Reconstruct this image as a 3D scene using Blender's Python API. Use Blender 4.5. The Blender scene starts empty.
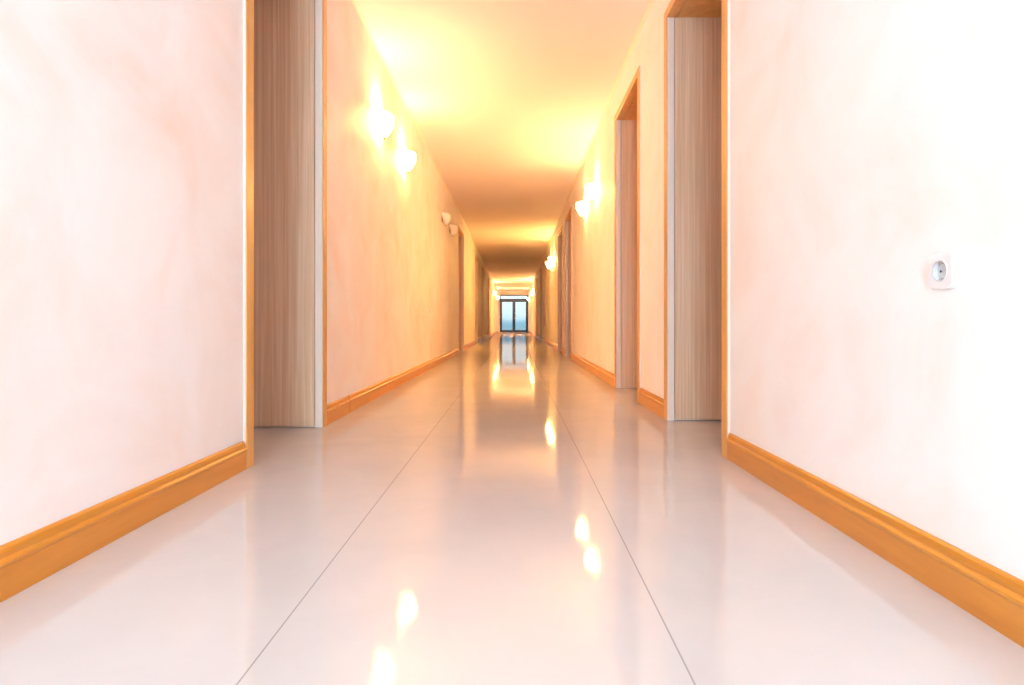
import bpy, bmesh, math
from mathutils import Vector, Matrix

scene = bpy.context.scene
COL = scene.collection
PI = math.pi

# ------------------------------------------------------------------ measures (metres)
F_PX = 620.0          # focal length in pixels of the 1024 px wide frame
CAM_Z = 0.55          # the camera stands low in the corridor
XL, XR = -1.027, 0.878  # plaster faces of the two long walls
CEIL = 2.60
Y0, Y1 = -2.6, 39.0   # back wall (behind the camera) and end wall
WT = 0.66             # wall thickness
OPEN_Z = 2.285        # clear height of the doorways

DOORS_L = [(2.405, 3.28), (11.35, 12.30), (16.2, 17.15), (19.3, 20.2), (23.8, 24.7)]
DOORS_R = [(2.582, 3.515), (4.357, 5.287), (9.50, 10.45), (11.35, 12.30), (17.3, 18.2), (20.0, 20.9), (23.4, 24.3)]


# ------------------------------------------------------------------ helpers
def box(bm, x0, x1, y0, y1, z0, z1):
    vs = [bm.verts.new((x, y, z)) for x in (x0, x1) for y in (y0, y1) for z in (z0, z1)]
    for f in ((0, 1, 3, 2), (4, 6, 7, 5), (0, 4, 5, 1), (2, 3, 7, 6), (0, 2, 6, 4), (1, 5, 7, 3)):
        bm.faces.new([vs[i] for i in f])
    return bm


def link(name, bm, mat, parent=None, bevel=0.0, smooth=False, seg=2):
    bmesh.ops.recalc_face_normals(bm, faces=bm.faces)
    me = bpy.data.meshes.new(name)
    bm.to_mesh(me)
    bm.free()
    o = bpy.data.objects.new(name, me)
    COL.objects.link(o)
    if mat:
        me.materials.append(mat)
    if parent:
        o.parent = parent
    if smooth:
        for p in me.polygons:
            p.use_smooth = True
    if bevel:
        m = o.modifiers.new('bevel', 'BEVEL')
        m.width = bevel
        m.segments = seg
        m.limit_method = 'ANGLE'
        m.angle_limit = math.radians(40)
    return o


def boxes(name, lst, mat, parent=None, bevel=0.0):
    bm = bmesh.new()
    for b in lst:
        box(bm, *b)
    return link(name, bm, mat, parent, bevel)


def sweep_y(bm, prof, y0, y1):
    """a closed profile of (x, z) points swept along the corridor"""
    a = [bm.verts.new((x, y0, z)) for x, z in prof]
    b = [bm.verts.new((x, y1, z)) for x, z in prof]
    n = len(prof)
    for i in range(n):
        j = (i + 1) % n
        bm.faces.new((a[i], a[j], b[j], b[i]))
    bm.faces.new(a)
    bm.faces.new(list(reversed(b)))


def lathe(bm, prof, n=24, ang0=0.0, ang1=2 * PI, sx=1.0, sy=1.0, axis='Z', off=(0, 0, 0)):
    full = abs(ang1 - ang0 - 2 * PI) < 1e-6
    cnt = n if full else n + 1
    rings = []
    for r, h in prof:
        ring = []
        for i in range(cnt):
            t = ang0 + (ang1 - ang0) * i / n
            a, b = r * math.cos(t) * sx, r * math.sin(t) * sy
            if axis == 'Z':
                p = (a, b, h)
            elif axis == 'X':
                p = (h, a, b)
            else:
                p = (a, h, b)
            ring.append(bm.verts.new((p[0] + off[0], p[1] + off[1], p[2] + off[2])))
        rings.append(ring)
    for k in range(len(rings) - 1):
        for i in range(n):
            j = (i + 1) % cnt
            bm.faces.new((rings[k][i], rings[k][j], rings[k + 1][j], rings[k + 1][i]))
    if full:
        bm.faces.new(list(reversed(rings[0])))
        bm.faces.new(rings[-1])
    return rings


def tube(bm, pts, r, n=10):
    pts = [Vector(p) for p in pts]
    rings = []
    up = Vector((0, 0, 1))
    for i, p in enumerate(pts):
        d = (pts[min(i + 1, len(pts) - 1)] - pts[max(i - 1, 0)]).normalized()
        u = d.cross(up)
        if u.length < 1e-3:
            u = d.cross(Vector((1, 0, 0)))
        u.normalize()
        v = d.cross(u)
        rings.append([bm.verts.new(p + r * (math.cos(2 * PI * k / n) * u + math.sin(2 * PI * k / n) * v)) for k in range(n)])
    for a, b in zip(rings, rings[1:]):
        for k in range(n):
            bm.faces.new((a[k], a[(k + 1) % n], b[(k + 1) % n], b[k]))
    bm.faces.new(list(reversed(rings[0])))
    bm.faces.new(rings[-1])


def tag(o, label=None, cat=None, group=None, kind=None):
    if label:
        o['label'] = label
    if cat:
        o['category'] = cat
    if group:
        o['group'] = group
    if kind:
        o['kind'] = kind
    return o


def empty(name, loc):
    o = bpy.data.objects.new(name, None)
    o.location = loc
    o.empty_display_size = 0.1
    COL.objects.link(o)
    return o


# ------------------------------------------------------------------ materials
def new_mat(name):
    m = bpy.data.materials.new(name)
    m.use_nodes = True
    nt = m.node_tree
    return m, nt, nt.nodes['Principled BSDF']


def plain(name, rgb, rough=0.5, metal=0.0, spec=0.5, coat=0.0):
    m, nt, b = new_mat(name)
    b.inputs['Base Color'].default_value = (*rgb, 1)
    b.inputs['Roughness'].default_value = rough
    b.inputs['Metallic'].default_value = metal
    b.inputs['Specular IOR Level'].default_value = spec
    b.inputs['Coat Weight'].default_value = coat
    b.inputs['Coat Roughness'].default_value = 0.15
    return m


def coords(nt, scale, loc=(0, 0, 0)):
    tc = nt.nodes.new('ShaderNodeTexCoord')
    mp = nt.nodes.new('ShaderNodeMapping')
    mp.inputs['Scale'].default_value = scale
    mp.inputs['Location'].default_value = loc
    nt.links.new(tc.outputs['Object'], mp.inputs['Vector'])
    return mp.outputs['Vector']


def noise(nt, vec, scale, detail=4, rough=0.5, dist=0.0):
    n = nt.nodes.new('ShaderNodeTexNoise')
    n.inputs['Scale'].default_value = scale
    n.inputs['Detail'].default_value = detail
    n.inputs['Roughness'].default_value = rough
    n.inputs['Distortion'].default_value = dist
    nt.links.new(vec, n.inputs['Vector'])
    return n.outputs['Fac']


def ramp(nt, fac, stops):
    r = nt.nodes.new('ShaderNodeValToRGB')
    el = r.color_ramp.elements
    while len(el) < len(stops):
        el.new(0.5)
    for e, (p, c) in zip(el, stops):
        e.position = p
        e.color = (*c, 1)
    nt.links.new(fac, r.inputs['Fac'])
    return r.outputs['Color']


def bump(nt, bsdf, fac, strength, dist=0.01):
    b = nt.nodes.new('ShaderNodeBump')
    b.inputs['Strength'].default_value = strength
    b.inputs['Distance'].default_value = dist
    nt.links.new(fac, b.inputs['Height'])
    nt.links.new(b.outputs['Normal'], bsdf.inputs['Normal'])


def mat_stucco(name, pale, mid, peach):
    m, nt, b = new_mat(name)
    v = coords(nt, (1, 1, 1))
    f = noise(nt, v, 2.2, 6, 0.55, 0.7)
    c = ramp(nt, f, [(0.34, pale), (0.52, mid), (0.72, peach)])
    nt.links.new(c, b.inputs['Base Color'])
    b.inputs['Roughness'].default_value = 0.55
    b.inputs['Specular IOR Level'].default_value = 0.3
    g = noise(nt, v, 14, 4, 0.5, 0.4)
    bump(nt, b, g, 0.08, 0.01)
    return m


def mat_wood(name, c0, c1, c2, rough, grain, coat=0.0, spec=0.5):
    """grain = coordinate scale; the long axis of the grain has the small number"""
    m, nt, b = new_mat(name)
    v = coords(nt, grain)
    f = noise(nt, v, 1.0, 5, 0.65, 0.3)
    c = ramp(nt, f, [(0.30, c0), (0.50, c1), (0.70, c2)])
    nt.links.new(c, b.inputs['Base Color'])
    b.inputs['Roughness'].default_value = rough
    b.inputs['Specular IOR Level'].default_value = spec
    b.inputs['Coat Weight'].default_value = coat
    b.inputs['Coat Roughness'].default_value = 0.2
    bump(nt, b, f, 0.05, 0.002)
    return m


def mat_floor():
    m, nt, b = new_mat('polished_tile')
    tc = nt.nodes.new('ShaderNodeTexCoord')
    sp = nt.nodes.new('ShaderNodeSeparateXYZ')
    nt.links.new(tc.outputs['Object'], sp.inputs['Vector'])

    def mth(op, a, bval=None, c=None):
        n = nt.nodes.new('ShaderNodeMath')
        n.operation = op
        for i, x in enumerate((a, bval, c)):
            if x is None:
                continue
            if isinstance(x, (int, float)):
                n.inputs[i].default_value = x
            else:
                nt.links.new(x, n.inputs[i])
        return n.outputs[0]

    TW = 0.698

    def joint(axis, off, pitch, half):
        # distance to the nearest joint line, 1 inside the joint
        s = mth('ADD', sp.outputs[axis], 50 * pitch - off)
        fr = mth('FRACT', mth('DIVIDE', s, pitch))
        d = mth('MULTIPLY', mth('MINIMUM', fr, mth('SUBTRACT', 1.0, fr)), pitch)
        return mth('LESS_THAN', d, half)

    long_j = mth('MULTIPLY', joint('X', 0.275, TW, 0.0016), mth('LESS_THAN', mth('ABSOLUTE', sp.outputs['X']), 0.9))
    cross_j = joint('Y', 1.69, TW, 0.0008)
    v = coords(nt, (1, 1, 1))
    cl = noise(nt, v, 3.0, 5, 0.6, 0.5)
    base = ramp(nt, cl, [(0.3, (0.60, 0.565, 0.555)), (0.7, (0.66, 0.61, 0.59))])
    mix1 = nt.nodes.new('ShaderNodeMixRGB')
    nt.links.new(mth('MULTIPLY', long_j, 0.6), mix1.inputs['Fac'])
    nt.links.new(base, mix1.inputs['Color1'])
    mix1.inputs['Color2'].default_value = (0.22, 0.18, 0.17, 1)
    mix2 = nt.nodes.new('ShaderNodeMixRGB')
    nt.links.new(mth('MULTIPLY', cross_j, 0.0), mix2.inputs['Fac'])
    nt.links.new(mix1.outputs[0], mix2.inputs['Color1'])
    mix2.inputs['Color2'].default_value = (0.35, 0.28, 0.25, 1)
    nt.nodes.remove(b)
    dif = nt.nodes.new('ShaderNodeBsdfDiffuse')
    nt.links.new(mix2.outputs[0], dif.inputs['Color'])
    glo = nt.nodes.new('ShaderNodeBsdfGlossy')
    glo.inputs['Roughness'].default_value = 0.05
    fre = nt.nodes.new('ShaderNodeFresnel')
    fre.inputs['IOR'].default_value = 1.8
    fac = mth('MINIMUM', fre.outputs[0], 0.6)     # the polish never becomes a perfect mirror
    ms = nt.nodes.new('ShaderNodeMixShader')
    nt.links.new(fac, ms.inputs[0])
    nt.links.new(dif.outputs[0], ms.inputs[1])
    nt.links.new(glo.outputs[0], ms.inputs[2])
    nt.links.new(ms.outputs[0], nt.nodes['Material Output'].inputs['Surface'])
    return m


M = {}
M['wall'] = mat_stucco('peach_stucco', (0.885, 0.855, 0.85), (0.875, 0.80, 0.775), (0.865, 0.715, 0.645))
M['wall_pale'] = mat_stucco('pale_peach_stucco', (0.915, 0.90, 0.895), (0.91, 0.865, 0.85), (0.90, 0.80, 0.75))
M['ceiling'] = plain('ceiling_paint', (0.92, 0.825, 0.80), 0.7, spec=0.2)
M['cornice'] = plain('cornice_paint', (0.90, 0.80, 0.70), 0.6, spec=0.2)
M['floor'] = mat_floor()
M['varnish'] = mat_wood('honey_varnished_wood', (0.54, 0.19, 0.014), (0.60, 0.22, 0.018), (0.66, 0.26, 0.028), 0.33, (18, 1.2, 18), 0.3)
M['casing'] = mat_wood('honey_casing_wood', (0.62, 0.28, 0.07), (0.68, 0.33, 0.09), (0.74, 0.38, 0.12), 0.35, (22, 22, 1.2), 0.2)
M['veneer'] = mat_wood('pale_ribbed_veneer', (0.57, 0.355, 0.20), (0.66, 0.45, 0.295), (0.77, 0.585, 0.45), 0.42, (75, 75, 0.9))
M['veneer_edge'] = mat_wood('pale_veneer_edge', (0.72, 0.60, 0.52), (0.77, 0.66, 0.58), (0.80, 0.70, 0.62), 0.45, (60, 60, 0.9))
M['leaf'] = mat_wood('door_leaf_veneer', (0.26, 0.12, 0.04), (0.31, 0.15, 0.055), (0.36, 0.19, 0.08), 0.42, (60, 60, 0.8))
M['steel'] = plain('brushed_steel', (0.62, 0.60, 0.58), 0.3, metal=1.0)
M['brass'] = plain('aged_brass', (0.45, 0.30, 0.08), 0.35, metal=1.0)
M['dark_frame'] = plain('dark_aluminium', (0.022, 0.022, 0.045), 0.4)
M['white_plastic'] = plain('white_plastic', (0.80, 0.80, 0.81), 0.3)
M['grey_plastic'] = plain('socket_well_plastic', (0.62, 0.63, 0.65), 0.35)
M['stone'] = plain('pale_stone', (0.72, 0.66, 0.62), 0.25)
M['terrace'] = plain('terrace_paving', (0.45, 0.50, 0.55), 0.7)
M['parapet'] = plain('blue_parapet', (0.04, 0.33, 0.48), 0.6)
M['opal_off'] = plain('opal_glass', (0.85, 0.80, 0.72), 0.25)

m, nt, b = new_mat('clear_pane')
b.inputs['Base Color'].default_value = (0.78, 0.94, 1.0, 1)
b.inputs['Roughness'].default_value = 0.36
b.inputs['Transmission Weight'].default_value = 1.0
b.inputs['IOR'].default_value = 1.4
M['glass'] = m


def mat_lit(name, rgb, strength):
    m, nt, b = new_mat(name)
    b.inputs['Base Color'].default_value = (0.85, 0.8, 0.72, 1)
    b.inputs['Roughness'].default_value = 0.3
    b.inputs['Emission Color'].default_value = (*rgb, 1)
    b.inputs['Emission Strength'].default_value = strength
    return m


WARM = (1.0, 0.56, 0.19)
M['opal_lit'] = mat_lit('lit_opal_glass', (1.0, 0.58, 0.16), 74.0)
M['opal_lit_far'] = mat_lit('lit_opal_glass_far', (1.0, 0.56, 0.13), 165.0)
M['bulb_lit'] = mat_lit('lit_bulb', (1.0, 0.75, 0.42), 20.0)

# ------------------------------------------------------------------ the shell
LIN = 0.022     # thickness of the wooden lining of a doorway


def wall(name, side, doors, label):
    x0 = XL - WT if side < 0 else XR
    x1 = XL if side < 0 else XR + WT
    lst = []
    y = Y0 - 0.2
    for a, c in doors:
        lst.append((x0, x1, y, a - LIN, 0, CEIL + 0.1))
        lst.append((x0, x1, a - LIN, c + LIN, OPEN_Z + LIN, CEIL + 0.1))
        y = c + LIN
    lst.append((x0, x1, y, Y1 + 0.2, 0, CEIL + 0.1))
    return tag(boxes(name, lst, M['wall'] if side < 0 else M['wall_pale']), label, 'wall', kind='structure')


wall('wall_left', -1, DOORS_L, 'long mottled pink-to-peach stucco wall on the left of the corridor')
wall('wall_right', 1, DOORS_R, 'long pale pink-to-orange stucco wall on the right, with more doorways')

tag(boxes('floor', [(XL - WT, XR + WT, Y0 - 0.2, Y1 + 0.2, -0.15, 0)], M['floor']),
    'glossy pale polished tile floor with two long dark joints', 'floor', kind='structure')
tag(boxes('ceiling', [(XL - 0.01, XR + 0.01, Y0 - 0.2, Y1 + 0.2, CEIL, CEIL + 0.15)], M['ceiling']),
    'flat warm-lit plaster ceiling of the corridor', 'ceiling', kind='structure')

# end wall above and beside the glazed door
EX0, EX1, EZ = -0.925, 0.852, 2.343
tag(boxes('wall_end', [(XL - 0.01, EX0, Y1, Y1 + 0.2, 0, CEIL + 0.05), (EX1, XR + 0.01, Y1, Y1 + 0.2, 0, CEIL + 0.05),
                       (EX0, EX1, Y1, Y1 + 0.2, EZ, CEIL + 0.05)], M['wall']),
    'narrow strip of wall around the glazed door at the far end', 'wall', kind='structure')
# unseen back wall; its window is added as the daylight source
BX0, BX1, BZ0, BZ1 = -0.64, 0.16, 0.30, 2.35
tag(boxes('wall_back', [(XL - 0.01, BX0, Y0 - 0.2, Y0, 0, CEIL + 0.05), (BX1, XR + 0.01, Y0 - 0.2, Y0, 0, CEIL + 0.05),
                        (BX0, BX1, Y0 - 0.2, Y0, 0, BZ0), (BX0, BX1, Y0 - 0.2, Y0, BZ1, CEIL + 0.05)], M['wall']),
    'plaster wall behind the camera with an added daylight window', 'wall', kind='structure')
w = tag(empty('added_window_1', (0, Y0 - 0.1, BZ0)), 'tall unseen window added behind the camera as daylight source', 'window', kind='structure')
fw = 0.05
xc = (BX0 + BX1) / 2
lst = [(BX0, BX0 + fw, -.03, .03, 0, BZ1 - BZ0), (BX1 - fw, BX1, -.03, .03, 0, BZ1 - BZ0),
       (BX0 + fw, BX1 - fw, -.03, .03, 0, fw), (BX0 + fw, BX1 - fw, -.03, .03, BZ1 - BZ0 - fw, BZ1 - BZ0),
       (xc - .03, xc + .03, -.03, .03, fw, BZ1 - BZ0 - fw)]
boxes('added_window_frame', lst, M['white_plastic'], w, 0.004)

# cornices
for nm, s, lab in (('trim_1', -1, 'thin pale plaster cornice between left wall and ceiling'),
                   ('trim_2', 1, 'thin pale plaster cornice between right wall and ceiling')):
    xw = XL if s < 0 else XR
    r = 0.026
    prof = [(xw, CEIL), (xw, CEIL - r)]
    for k in range(1, 6):
        t = k / 6 * PI / 2
        prof.append((xw - s * (r - r * math.cos(t)), CEIL - (r - r * math.sin(t))))
    prof.append((xw - s * r, CEIL))
    bm = bmesh.new()
    sweep_y(bm, prof, Y0, Y1)
    tag(link(nm, bm, M['cornice']), lab, 'trim', kind='structure')

# baseboards: flat face, a bead, a groove and a cap that slopes back to the wall
CW = 0.062   # width of the door casings
BB = [(0, 0), (0.0150, 0), (0.0150, 0.066), (0.0185, 0.071), (0.0185, 0.077), (0.0150, 0.082),
      (0.0105, 0.084), (0.0105, 0.092), (0.0085, 0.100), (0.0045, 0.105), (0, 0.106)]


def runs(doors):
    out, y = [], Y0
    for a, c in doors:
        out.append((y, a - CW))
        y = c + CW
    out.append((y, Y1))
    return out


DARK = (15.9, 25.2)   # the stretch whose skirting is of pale stone
for side, doors, nm, tn, lab, lab2 in (
        (-1, DOORS_L, 'baseboard_left', 'trim_3', 'honey-varnished wooden baseboard along the left wall', 'pale stone skirting between far doorways on the left'),
        (1, DOORS_R, 'baseboard_right', 'trim_4', 'honey-varnished wooden baseboard along the right wall', 'pale stone skirting between far doorways on the right')):
    bm, bs = bmesh.new(), bmesh.new()
    for a, c in runs(doors):
        xw = XL if side < 0 else XR
        prof = [(xw - side * t, z) for t, z in BB]
        mid = (a + c) / 2
        if DARK[0] < mid < DARK[1]:
            sweep_y(bs, [(xw - side * t, z * 1.15) for t, z in BB], a, c)
            continue
        if side < 0 and a < 3.81 < c:       # the butt joint in the left board
            sweep_y(bm, prof, a, 3.806)
            sweep_y(bm, prof, 3.814, c)
        else:
            sweep_y(bm, prof, a, c)
    tag(link(nm, bm, M['varnish']), lab, 'baseboard', kind='structure')
    tag(link(tn, bs, M['stone']), lab2, 'skirting', kind='structure')

# ------------------------------------------------------------------ doorways
DEPTH = 0.58     # the wood-lined reveal in front of each door leaf


def doorway(n, side, a, c, label):
    xw = XL if side < 0 else XR
    root = tag(empty('door_%d' % n, (xw, (a + c) / 2, 0)), label, 'doorway', kind='structure')
    h = (c - a) / 2
    s = side

    def bx(d0, d1, y0, y1, z0, z1):
        p, q = s * d0, s * d1
        return (min(p, q), max(p, q), y0, y1, z0, z1)
    # linings (d = distance into the wall): a flush edge strip, a shadow gap, then the broad veneer panel
    for sg in (-1, 1):
        def yy(t0, t1):
            p, q = sg * (h + t0), sg * (h + t1)
            return min(p, q), max(p, q)
        boxes('jamb_panel', [bx(0.031, DEPTH, *yy(0, LIN), 0.006, OPEN_Z)], M['veneer'], root)
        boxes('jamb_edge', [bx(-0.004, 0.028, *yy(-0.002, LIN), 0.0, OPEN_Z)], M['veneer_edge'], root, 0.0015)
        boxes('casing', [bx(-0.0165, -0.0105, *yy(0.0, CW), 0.0, OPEN_Z + 0.05)], M['casing'], root, 0.002)
        boxes('casing_side_highlight', [bx(-0.0105, -0.0005, *yy(0.001, CW - 0.001), 0.0, OPEN_Z + 0.049)], M['veneer_edge'], root)  # pale strip puts the bright highlight on the casing's side into its colour
    boxes('head_panel', [bx(0.044, DEPTH, -h, h, OPEN_Z, OPEN_Z + LIN)], M['casing'], root)
    boxes('head_edge', [bx(-0.004, 0.041, -h, h, OPEN_Z - 0.002, OPEN_Z + LIN)], M['casing'], root, 0.0015)
    boxes('head_casing', [bx(-0.0165, -0.0005, -h + 0.0005, h - 0.0005, OPEN_Z, OPEN_Z + 0.05)], M['casing'], root, 0.003)
    leaf = boxes('door_leaf', [bx(DEPTH, DEPTH + 0.04, -h - LIN, h + LIN, 0.004, OPEN_Z + LIN)], M['leaf'], root)
    # lever handle with a long back plate, on the latch side
    bm = bmesh.new()
    hy = h - 0.09
    box(bm, *bx(DEPTH - 0.006, DEPTH, hy - 0.02, hy + 0.02, 0.93, 1.15))
    pts = [(s * (DEPTH - 0.004), hy, 1.06), (s * (DEPTH - 0.045), hy, 1.06), (s * (DEPTH - 0.052), hy - 0.012, 1.06), (s * (DEPTH - 0.052), hy - 0.12, 1.06)]
    tube(bm, pts, 0.008)
    link('door_handle', bm, M['steel'], leaf, 0.0015)
    return root


n = 1
ords = ['first', 'second', 'third', 'fourth', 'fifth', 'sixth', 'seventh']
for side, doors, nm in ((-1, DOORS_L, 'left'), (1, DOORS_R, 'right')):
    for i, (a, c) in enumerate(doors):
        doorway(n, side, a, c, 'deep wood-lined doorway with honey casing, %s along the %s wall' % (ords[i], nm))
        n += 1

# ------------------------------------------------------------------ glazed double door at the far end
end = tag(empty('door_%d' % n, (0, Y1 + 0.06, 0)), 'dark-framed glazed double door with a transom light at the far end', 'door', kind='structure')
ft = 0.05
boxes('door_frame', [(EX0, EX0 + ft, -.05, .05, 0, EZ), (EX1 - ft, EX1, -.05, .05, 0, EZ), (EX0 + ft, EX1 - ft, -.05, .05, EZ - ft, EZ),
                     (EX0 + ft, EX1 - ft, -.05, .05, 2.0, 2.10)], M['dark_frame'], end, 0.005)
boxes('transom_pane', [(EX0 + ft, EX1 - ft, -.004, .004, 2.10, EZ - ft)], M['glass'], end)
xm = (EX0 + EX1) / 2 - 0.0
for lx0, lx1, sgn in ((EX0 + ft + .003, xm - .002, -1), (xm + .002, EX1 - ft - .003, 1)):
    st = 0.085
    lf = boxes('door_leaf', [(lx0, lx0 + st, -.03, .03, 0.006, 1.995), (lx1 - st, lx1, -.03, .03, 0.006, 1.995),
                             (lx0 + st, lx1 - st, -.03, .03, 0.006, 0.135), (lx0 + st, lx1 - st, -.03, .03, 1.91, 1.995)], M['dark_frame'], end, 0.004)
    boxes('pane', [(lx0 + st, lx1 - st, -.004, .004, 0.135, 1.91)], M['glass'], lf)
    if sgn > 0:
        bm = bmesh.new()
        hx = lx0 + 0.05
        pts = [(hx, -.03, 0.86)] + [(hx + 0.07 * math.sin(PI * k / 10), -.075, 0.86 + 0.36 * k / 10) for k in range(11)] + [(hx, -.03, 1.22)]
        tube(bm, pts, 0.014, 8)
        link('pull_handle', bm, M['steel'], lf, smooth=True)

# outside beyond the glazed door: a paved terrace and its parapet
tag(boxes('terrace_ground', [(-9, 9, Y1 + 0.2, 43.2, -0.15, -0.01)], M['terrace']), 'grey paved terrace outside the glazed end door', 'terrace', kind='structure')
tag(boxes('wall_terrace', [(-9, 9, 43.0, 43.15, -0.01, 0.86), (-9, 9, 42.96, 43.19, 0.86, 0.92)], M['parapet']),
    'low blue parapet seen through the glazed end door', 'parapet', kind='structure')


# ------------------------------------------------------------------ wall sconces
PROF = [(0.0, 0.985), (0.010, 1.0), (0.030, 0.985), (0.055, 0.91), (0.082, 0.78), (0.108, 0.60), (0.130, 0.41), (0.148, 0.23), (0.158, 0.11)]
TOP = {-1: 2.105, 1: 2.02}     # rim heights on the left and on the right wall
LEAN = 0.048                   # the tip of the bowl stands this far off the wall
HW, PROT = 0.148, 0.122


def sconce_meshes(side):
    """half bowl of opal glass standing out from the wall (wall plane is local x = 0, room towards -side)"""
    a0, a1 = (-PI / 2, PI / 2) if side < 0 else (PI / 2, 3 * PI / 2)
    bm = bmesh.new()
    outer = [(r, -z) for z, r in PROF]
    inner = [(max(r - 0.03, 0.02), -z + (0.004 if i else 0.0)) for i, (z, r) in enumerate(PROF)]
    R = []
    for pr in (outer, inner):
        R.append(lathe(bm, pr, 28, a0, a1, PROT, HW))
    for rings in R:           # lean the lower part of the bowl away from the wall
        for (z, rr), ring in zip(PROF, rings):
            for v in ring:
                t = (z / PROF[-1][0]) ** 1.3
                v.co.x = v.co.x * (1 - 0.1 * t) - side * LEAN * t
    for i in range(28):       # the rim and the bottom
        bm.faces.new((R[0][0][i], R[0][0][i + 1], R[1][0][i + 1], R[1][0][i]))
        bm.faces.new((R[0][-1][i], R[0][-1][i + 1], R[1][-1][i + 1], R[1][-1][i]))
    for e in (0, -1):         # the two edges against the wall
        for k in range(len(PROF) - 1):
            bm.faces.new((R[0][k][e], R[0][k + 1][e], R[1][k + 1][e], R[1][k][e]))
    fin = bmesh.new()
    fx = -side * (LEAN + 0.005)
    lathe(fin, [(0.004, -0.154), (0.010, -0.159), (0.011, -0.164), (0.008, -0.169), (0.004, -0.172), (0.005, -0.176), (0.002, -0.180)], 14, off=(fx, 0, 0))
    plate = bmesh.new()
    box(plate, min(0, -side * 0.008), max(0, -side * 0.008), -0.055, 0.055, -0.115, -0.02)
    bulb = bmesh.new()
    lathe(bulb, [(0.004, -0.115), (0.012, -0.11), (0.013, -0.09), (0.020, -0.072), (0.023, -0.058), (0.019, -0.042), (0.008, -0.033), (0.001, -0.031)], 14, off=(-side * 0.062, 0, 0))
    return bm, fin, plate, bulb


protos = {}


def make_proto(side, lit, loc):
    bm, fin, plate, bulb = sconce_meshes(side)
    root = empty('wall_sconce', loc)
    sh = link('glass_shade', bm, M[('opal_lit_far' if loc[1] > 12 else 'opal_lit') if lit else 'opal_off'], root, smooth=True)
    link('finial', fin, M['brass'], root, smooth=True)
    link('backplate', plate, M['brass'], root, 0.002)
    link('bulb', bulb, M['bulb_lit'] if lit else M['opal_off'], root, smooth=True)
    return root


def copy_thing(src, loc):
    r = src.copy()
    COL.objects.link(r)
    r.location = loc
    for ch in list(src.children):
        if ch.type == 'LIGHT':
            continue
        k = ch.copy()
        COL.objects.link(k)
        k.parent = r
    return r


P_UP, P_STREAK, P_DOWN = 12.0, 16.0, 6.0


def lamp_lights(root, side, k=1.0):
    def add(nm, typ, energy, loc, rot=None, **kw):
        d = bpy.data.lights.new(nm, typ)
        d.energy = energy * k
        d.color = (1.0, 0.62, 0.34)
        for a, v in kw.items():
            setattr(d, a, v)
        o = bpy.data.objects.new(nm, d)
        COL.objects.link(o)
        o.parent = root
        o.location = loc
        if rot:
            o.rotation_euler = rot
        return o
    s = -side
    add('bulb_light', 'POINT', P_UP, (s * 0.062, 0, -0.012), shadow_soft_size=0.02)
    # narrow grazing beams that escape between the bowl and the wall, upwards and downwards
    add('rim_light', 'SPOT', P_STREAK, (s * 0.020, 0, -0.10), (PI, s * math.radians(-3.5), 0), spot_size=math.radians(10), spot_blend=0.6, shadow_soft_size=0.004)
    add('tip_light', 'SPOT', P_DOWN, (s * 0.020, 0, -0.125), (0, s * math.radians(3.5), 0), spot_size=math.radians(10), spot_blend=0.6, shadow_soft_size=0.004)


SCONCES = [
    # side, y, lit, label, group
    (-1, 4.65, True, 'lit glass bowl sconce on the left wall, nearest of all the lamps'),
    (-1, 5.68, True, 'lit glass bowl sconce on the left wall, second and farther of its glowing pair'),
    (-1, 8.80, False, 'unlit glass bowl sconce on the left wall, nearer of the dark pair'),
    (-1, 9.85, False, 'unlit glass bowl sconce on the left wall, beside the second doorway'),
    (-1, 30.6, True, 'tiny lit sconce far down the left wall, nearer of the last two there'),
    (-1, 36.0, True, 'tiny lit sconce on the left wall next to the glazed end door'),
    (1, 6.62, True, 'lit glass bowl sconce on the right wall, first past the second right doorway'),
    (1, 7.58, True, 'lit glass bowl sconce on the right wall, just before the third right doorway'),
    (1, 13.8, True, 'small lit sconce on the right wall, nearer of the pair past the fourth right doorway'),
    (1, 14.8, True, 'small lit sconce on the right wall, farther of the pair past the fourth right doorway'),
    (1, 28.4, True, 'tiny lit sconce on the right wall, nearer of the pair near the corridor end'),
    (1, 29.4, True, 'tiny lit sconce on the right wall, farther of the pair near the corridor end'),
    (1, 36.0, True, 'tiny lit sconce on the right wall next to the glazed end door'),
]
POWER = {30.6: 3.5, 28.4: 2.5, 29.4: 2.5, 36.0: 2.5, 13.8: 0.3, 14.8: 0.3}
for side, y, lit, lab in SCONCES:
    loc = (XL if side < 0 else XR, y, TOP[side])
    key = (side, lit, y > 12)
    if key not in protos:
        protos[key] = r = make_proto(side, lit, loc)
    else:
        r = copy_thing(protos[key], loc)
    tag(r, lab, 'wall lamp', 'wall sconces along the corridor')
    if lit:
        lamp_lights(r, side, POWER.get(y, 1.0))


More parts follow.
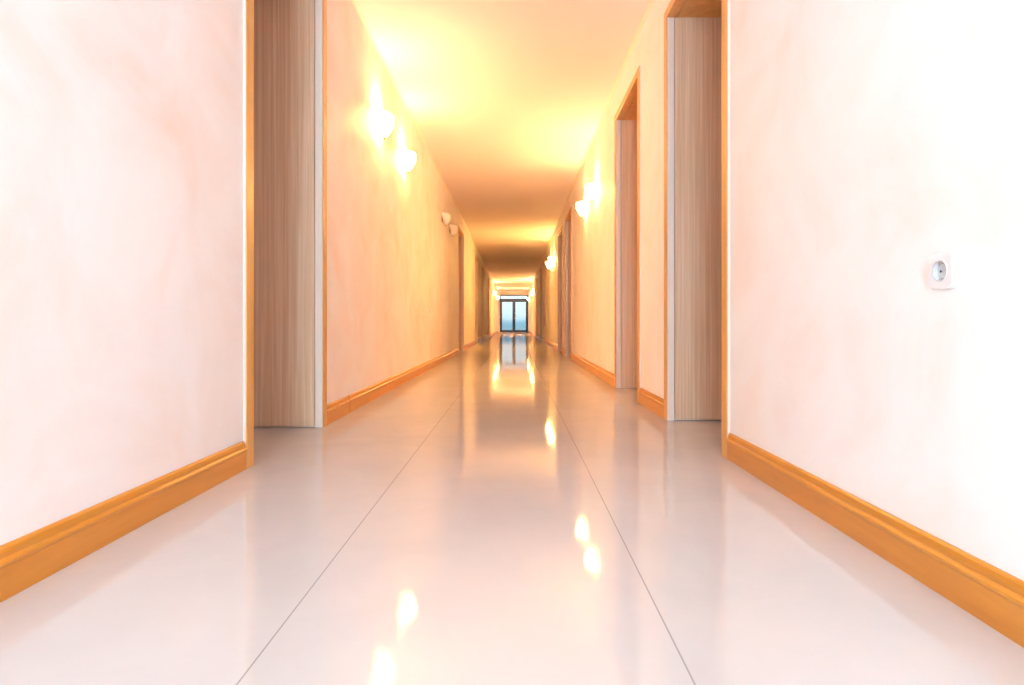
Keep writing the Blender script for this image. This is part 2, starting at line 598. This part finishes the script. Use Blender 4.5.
# ------------------------------------------------------------------ wall sockets
def socket(side, y, z, label):
    xw = XL if side < 0 else XR
    s = -side
    root = tag(empty('wall_socket', (xw, y, z)), label, 'socket', 'wall sockets')
    # rounded square plate with a round hole
    hs, N, t = 0.037, 48, 0.010
    bm = bmesh.new()

    def sq(a, half, p=7.0):
        cx, cz = math.cos(a), math.sin(a)
        k = (abs(cx) ** p + abs(cz) ** p) ** (-1 / p)
        return half * k * cx, half * k * cz
    rings = []
    for half, x in ((hs, 0.0), (hs, t * 0.55), (hs - 0.003, t)):
        rings.append([bm.verts.new((s * x, *sq(2 * PI * i / N, half))) for i in range(N)])
    rings.append([bm.verts.new((s * t, 0.0225 * math.cos(2 * PI * i / N), 0.0225 * math.sin(2 * PI * i / N))) for i in range(N)])
    for A, B in zip(rings, rings[1:]):
        for i in range(N):
            bm.faces.new((A[i], A[(i + 1) % N], B[(i + 1) % N], B[i]))
    link('face_plate', bm, M['white_plastic'], root)
    well = bmesh.new()
    prev = None
    for r, x in ((0.0225, t), (0.0215, t + 0.0012), (0.0195, t + 0.0012), (0.0185, 0.0015)):
        ring = [well.verts.new((s * x, r * math.cos(2 * PI * i / N), r * math.sin(2 * PI * i / N))) for i in range(N)]
        if prev:
            for i in range(N):
                well.faces.new((prev[i], prev[(i + 1) % N], ring[(i + 1) % N], ring[i]))
        prev = ring
    well.faces.new(prev)
    link('socket_well', well, M['grey_plastic'], root, smooth=False)
    for dy in (-0.0095, 0.0095):
        pb = bmesh.new()
        lathe(pb, [(0.0026, s * 0.0017), (0.0026, s * 0.0022)], 12, axis='X', off=(0, dy, 0))
        link('pin_hole', pb, M['dark_frame'], root)
    for dz in (-0.0165, 0.0165):
        cb = bmesh.new()
        box(cb, min(s * 0.0016, s * 0.009), max(s * 0.0016, s * 0.009), -0.003, 0.003, dz - 0.0022, dz + 0.0022)
        link('earth_clip', cb, M['steel'], root)
    return root


socket(1, 1.265, 0.657, 'white square socket low on the pale right wall nearest the camera')
socket(-1, 7.42, 0.69, 'small white socket plate low on the left wall beneath the sconces')

# ------------------------------------------------------------------ daylight, camera, colour
world = bpy.data.worlds.new('sky')
scene.world = world
world.use_nodes = True
nt = world.node_tree
bg = nt.nodes['Background']
tc = nt.nodes.new('ShaderNodeTexCoord')
sp = nt.nodes.new('ShaderNodeSeparateXYZ')
nt.links.new(tc.outputs['Generated'], sp.inputs['Vector'])
mr = nt.nodes.new('ShaderNodeMapRange')
mr.inputs['From Min'].default_value = -0.02
mr.inputs['From Max'].default_value = 0.10
nt.links.new(sp.outputs['Z'], mr.inputs['Value'])
c = ramp(nt, mr.outputs['Result'], [(0.0, (0.12, 0.42, 0.55)), (0.20, (0.55, 0.82, 0.92)), (0.42, (0.95, 1.0, 1.0)), (0.75, (1.9, 1.9, 1.9))])
nt.links.new(c, bg.inputs['Color'])
bg.inputs['Strength'].default_value = 1.05

d = bpy.data.lights.new('added_daylight', 'AREA')  # area lamp added outside the unseen window to light the near walls
d.shape = 'RECTANGLE'
d.size = BX1 - BX0
d.size_y = BZ1 - BZ0
d.energy = 222
d.color = (0.55, 0.83, 1.0)
o = bpy.data.objects.new('added_daylight', d)
o.location = (xc, Y0 - 0.3, (BZ0 + BZ1) / 2)
o.rotation_euler = (PI / 2, 0, 0)
COL.objects.link(o)
o.rotation_euler = (-PI / 2, 0, PI)   # shines along +Y into the corridor
# (an area lamp shines along its local -Z)
o.matrix_world = Matrix.Translation(o.location) @ Vector((0, -1, 0)).to_track_quat('Z', 'Y').to_matrix().to_4x4()

cam = bpy.data.cameras.new('camera')
cam.sensor_fit = 'HORIZONTAL'
cam.sensor_width = 36.0
cam.lens = 36.0 * F_PX / 1024.0
cam.shift_x = -2.5 / 1024
cam.shift_y = -19.0 / 1024
cam.clip_start = 0.02
cam.clip_end = 300
co = bpy.data.objects.new('camera', cam)
co.location = (0, 0, CAM_Z)
co.rotation_euler = (PI / 2, 0, 0)
COL.objects.link(co)
scene.camera = co

scene.cycles.diffuse_bounces = 14
scene.cycles.max_bounces = 20
scene.cycles.use_denoising = True
vs = scene.view_settings
scene.display_settings.display_device = 'sRGB'
vs.view_transform = 'Standard'
vs.look = 'None'
vs.gamma = 1.0
vs.exposure = -0.06
vs.use_curve_mapping = False
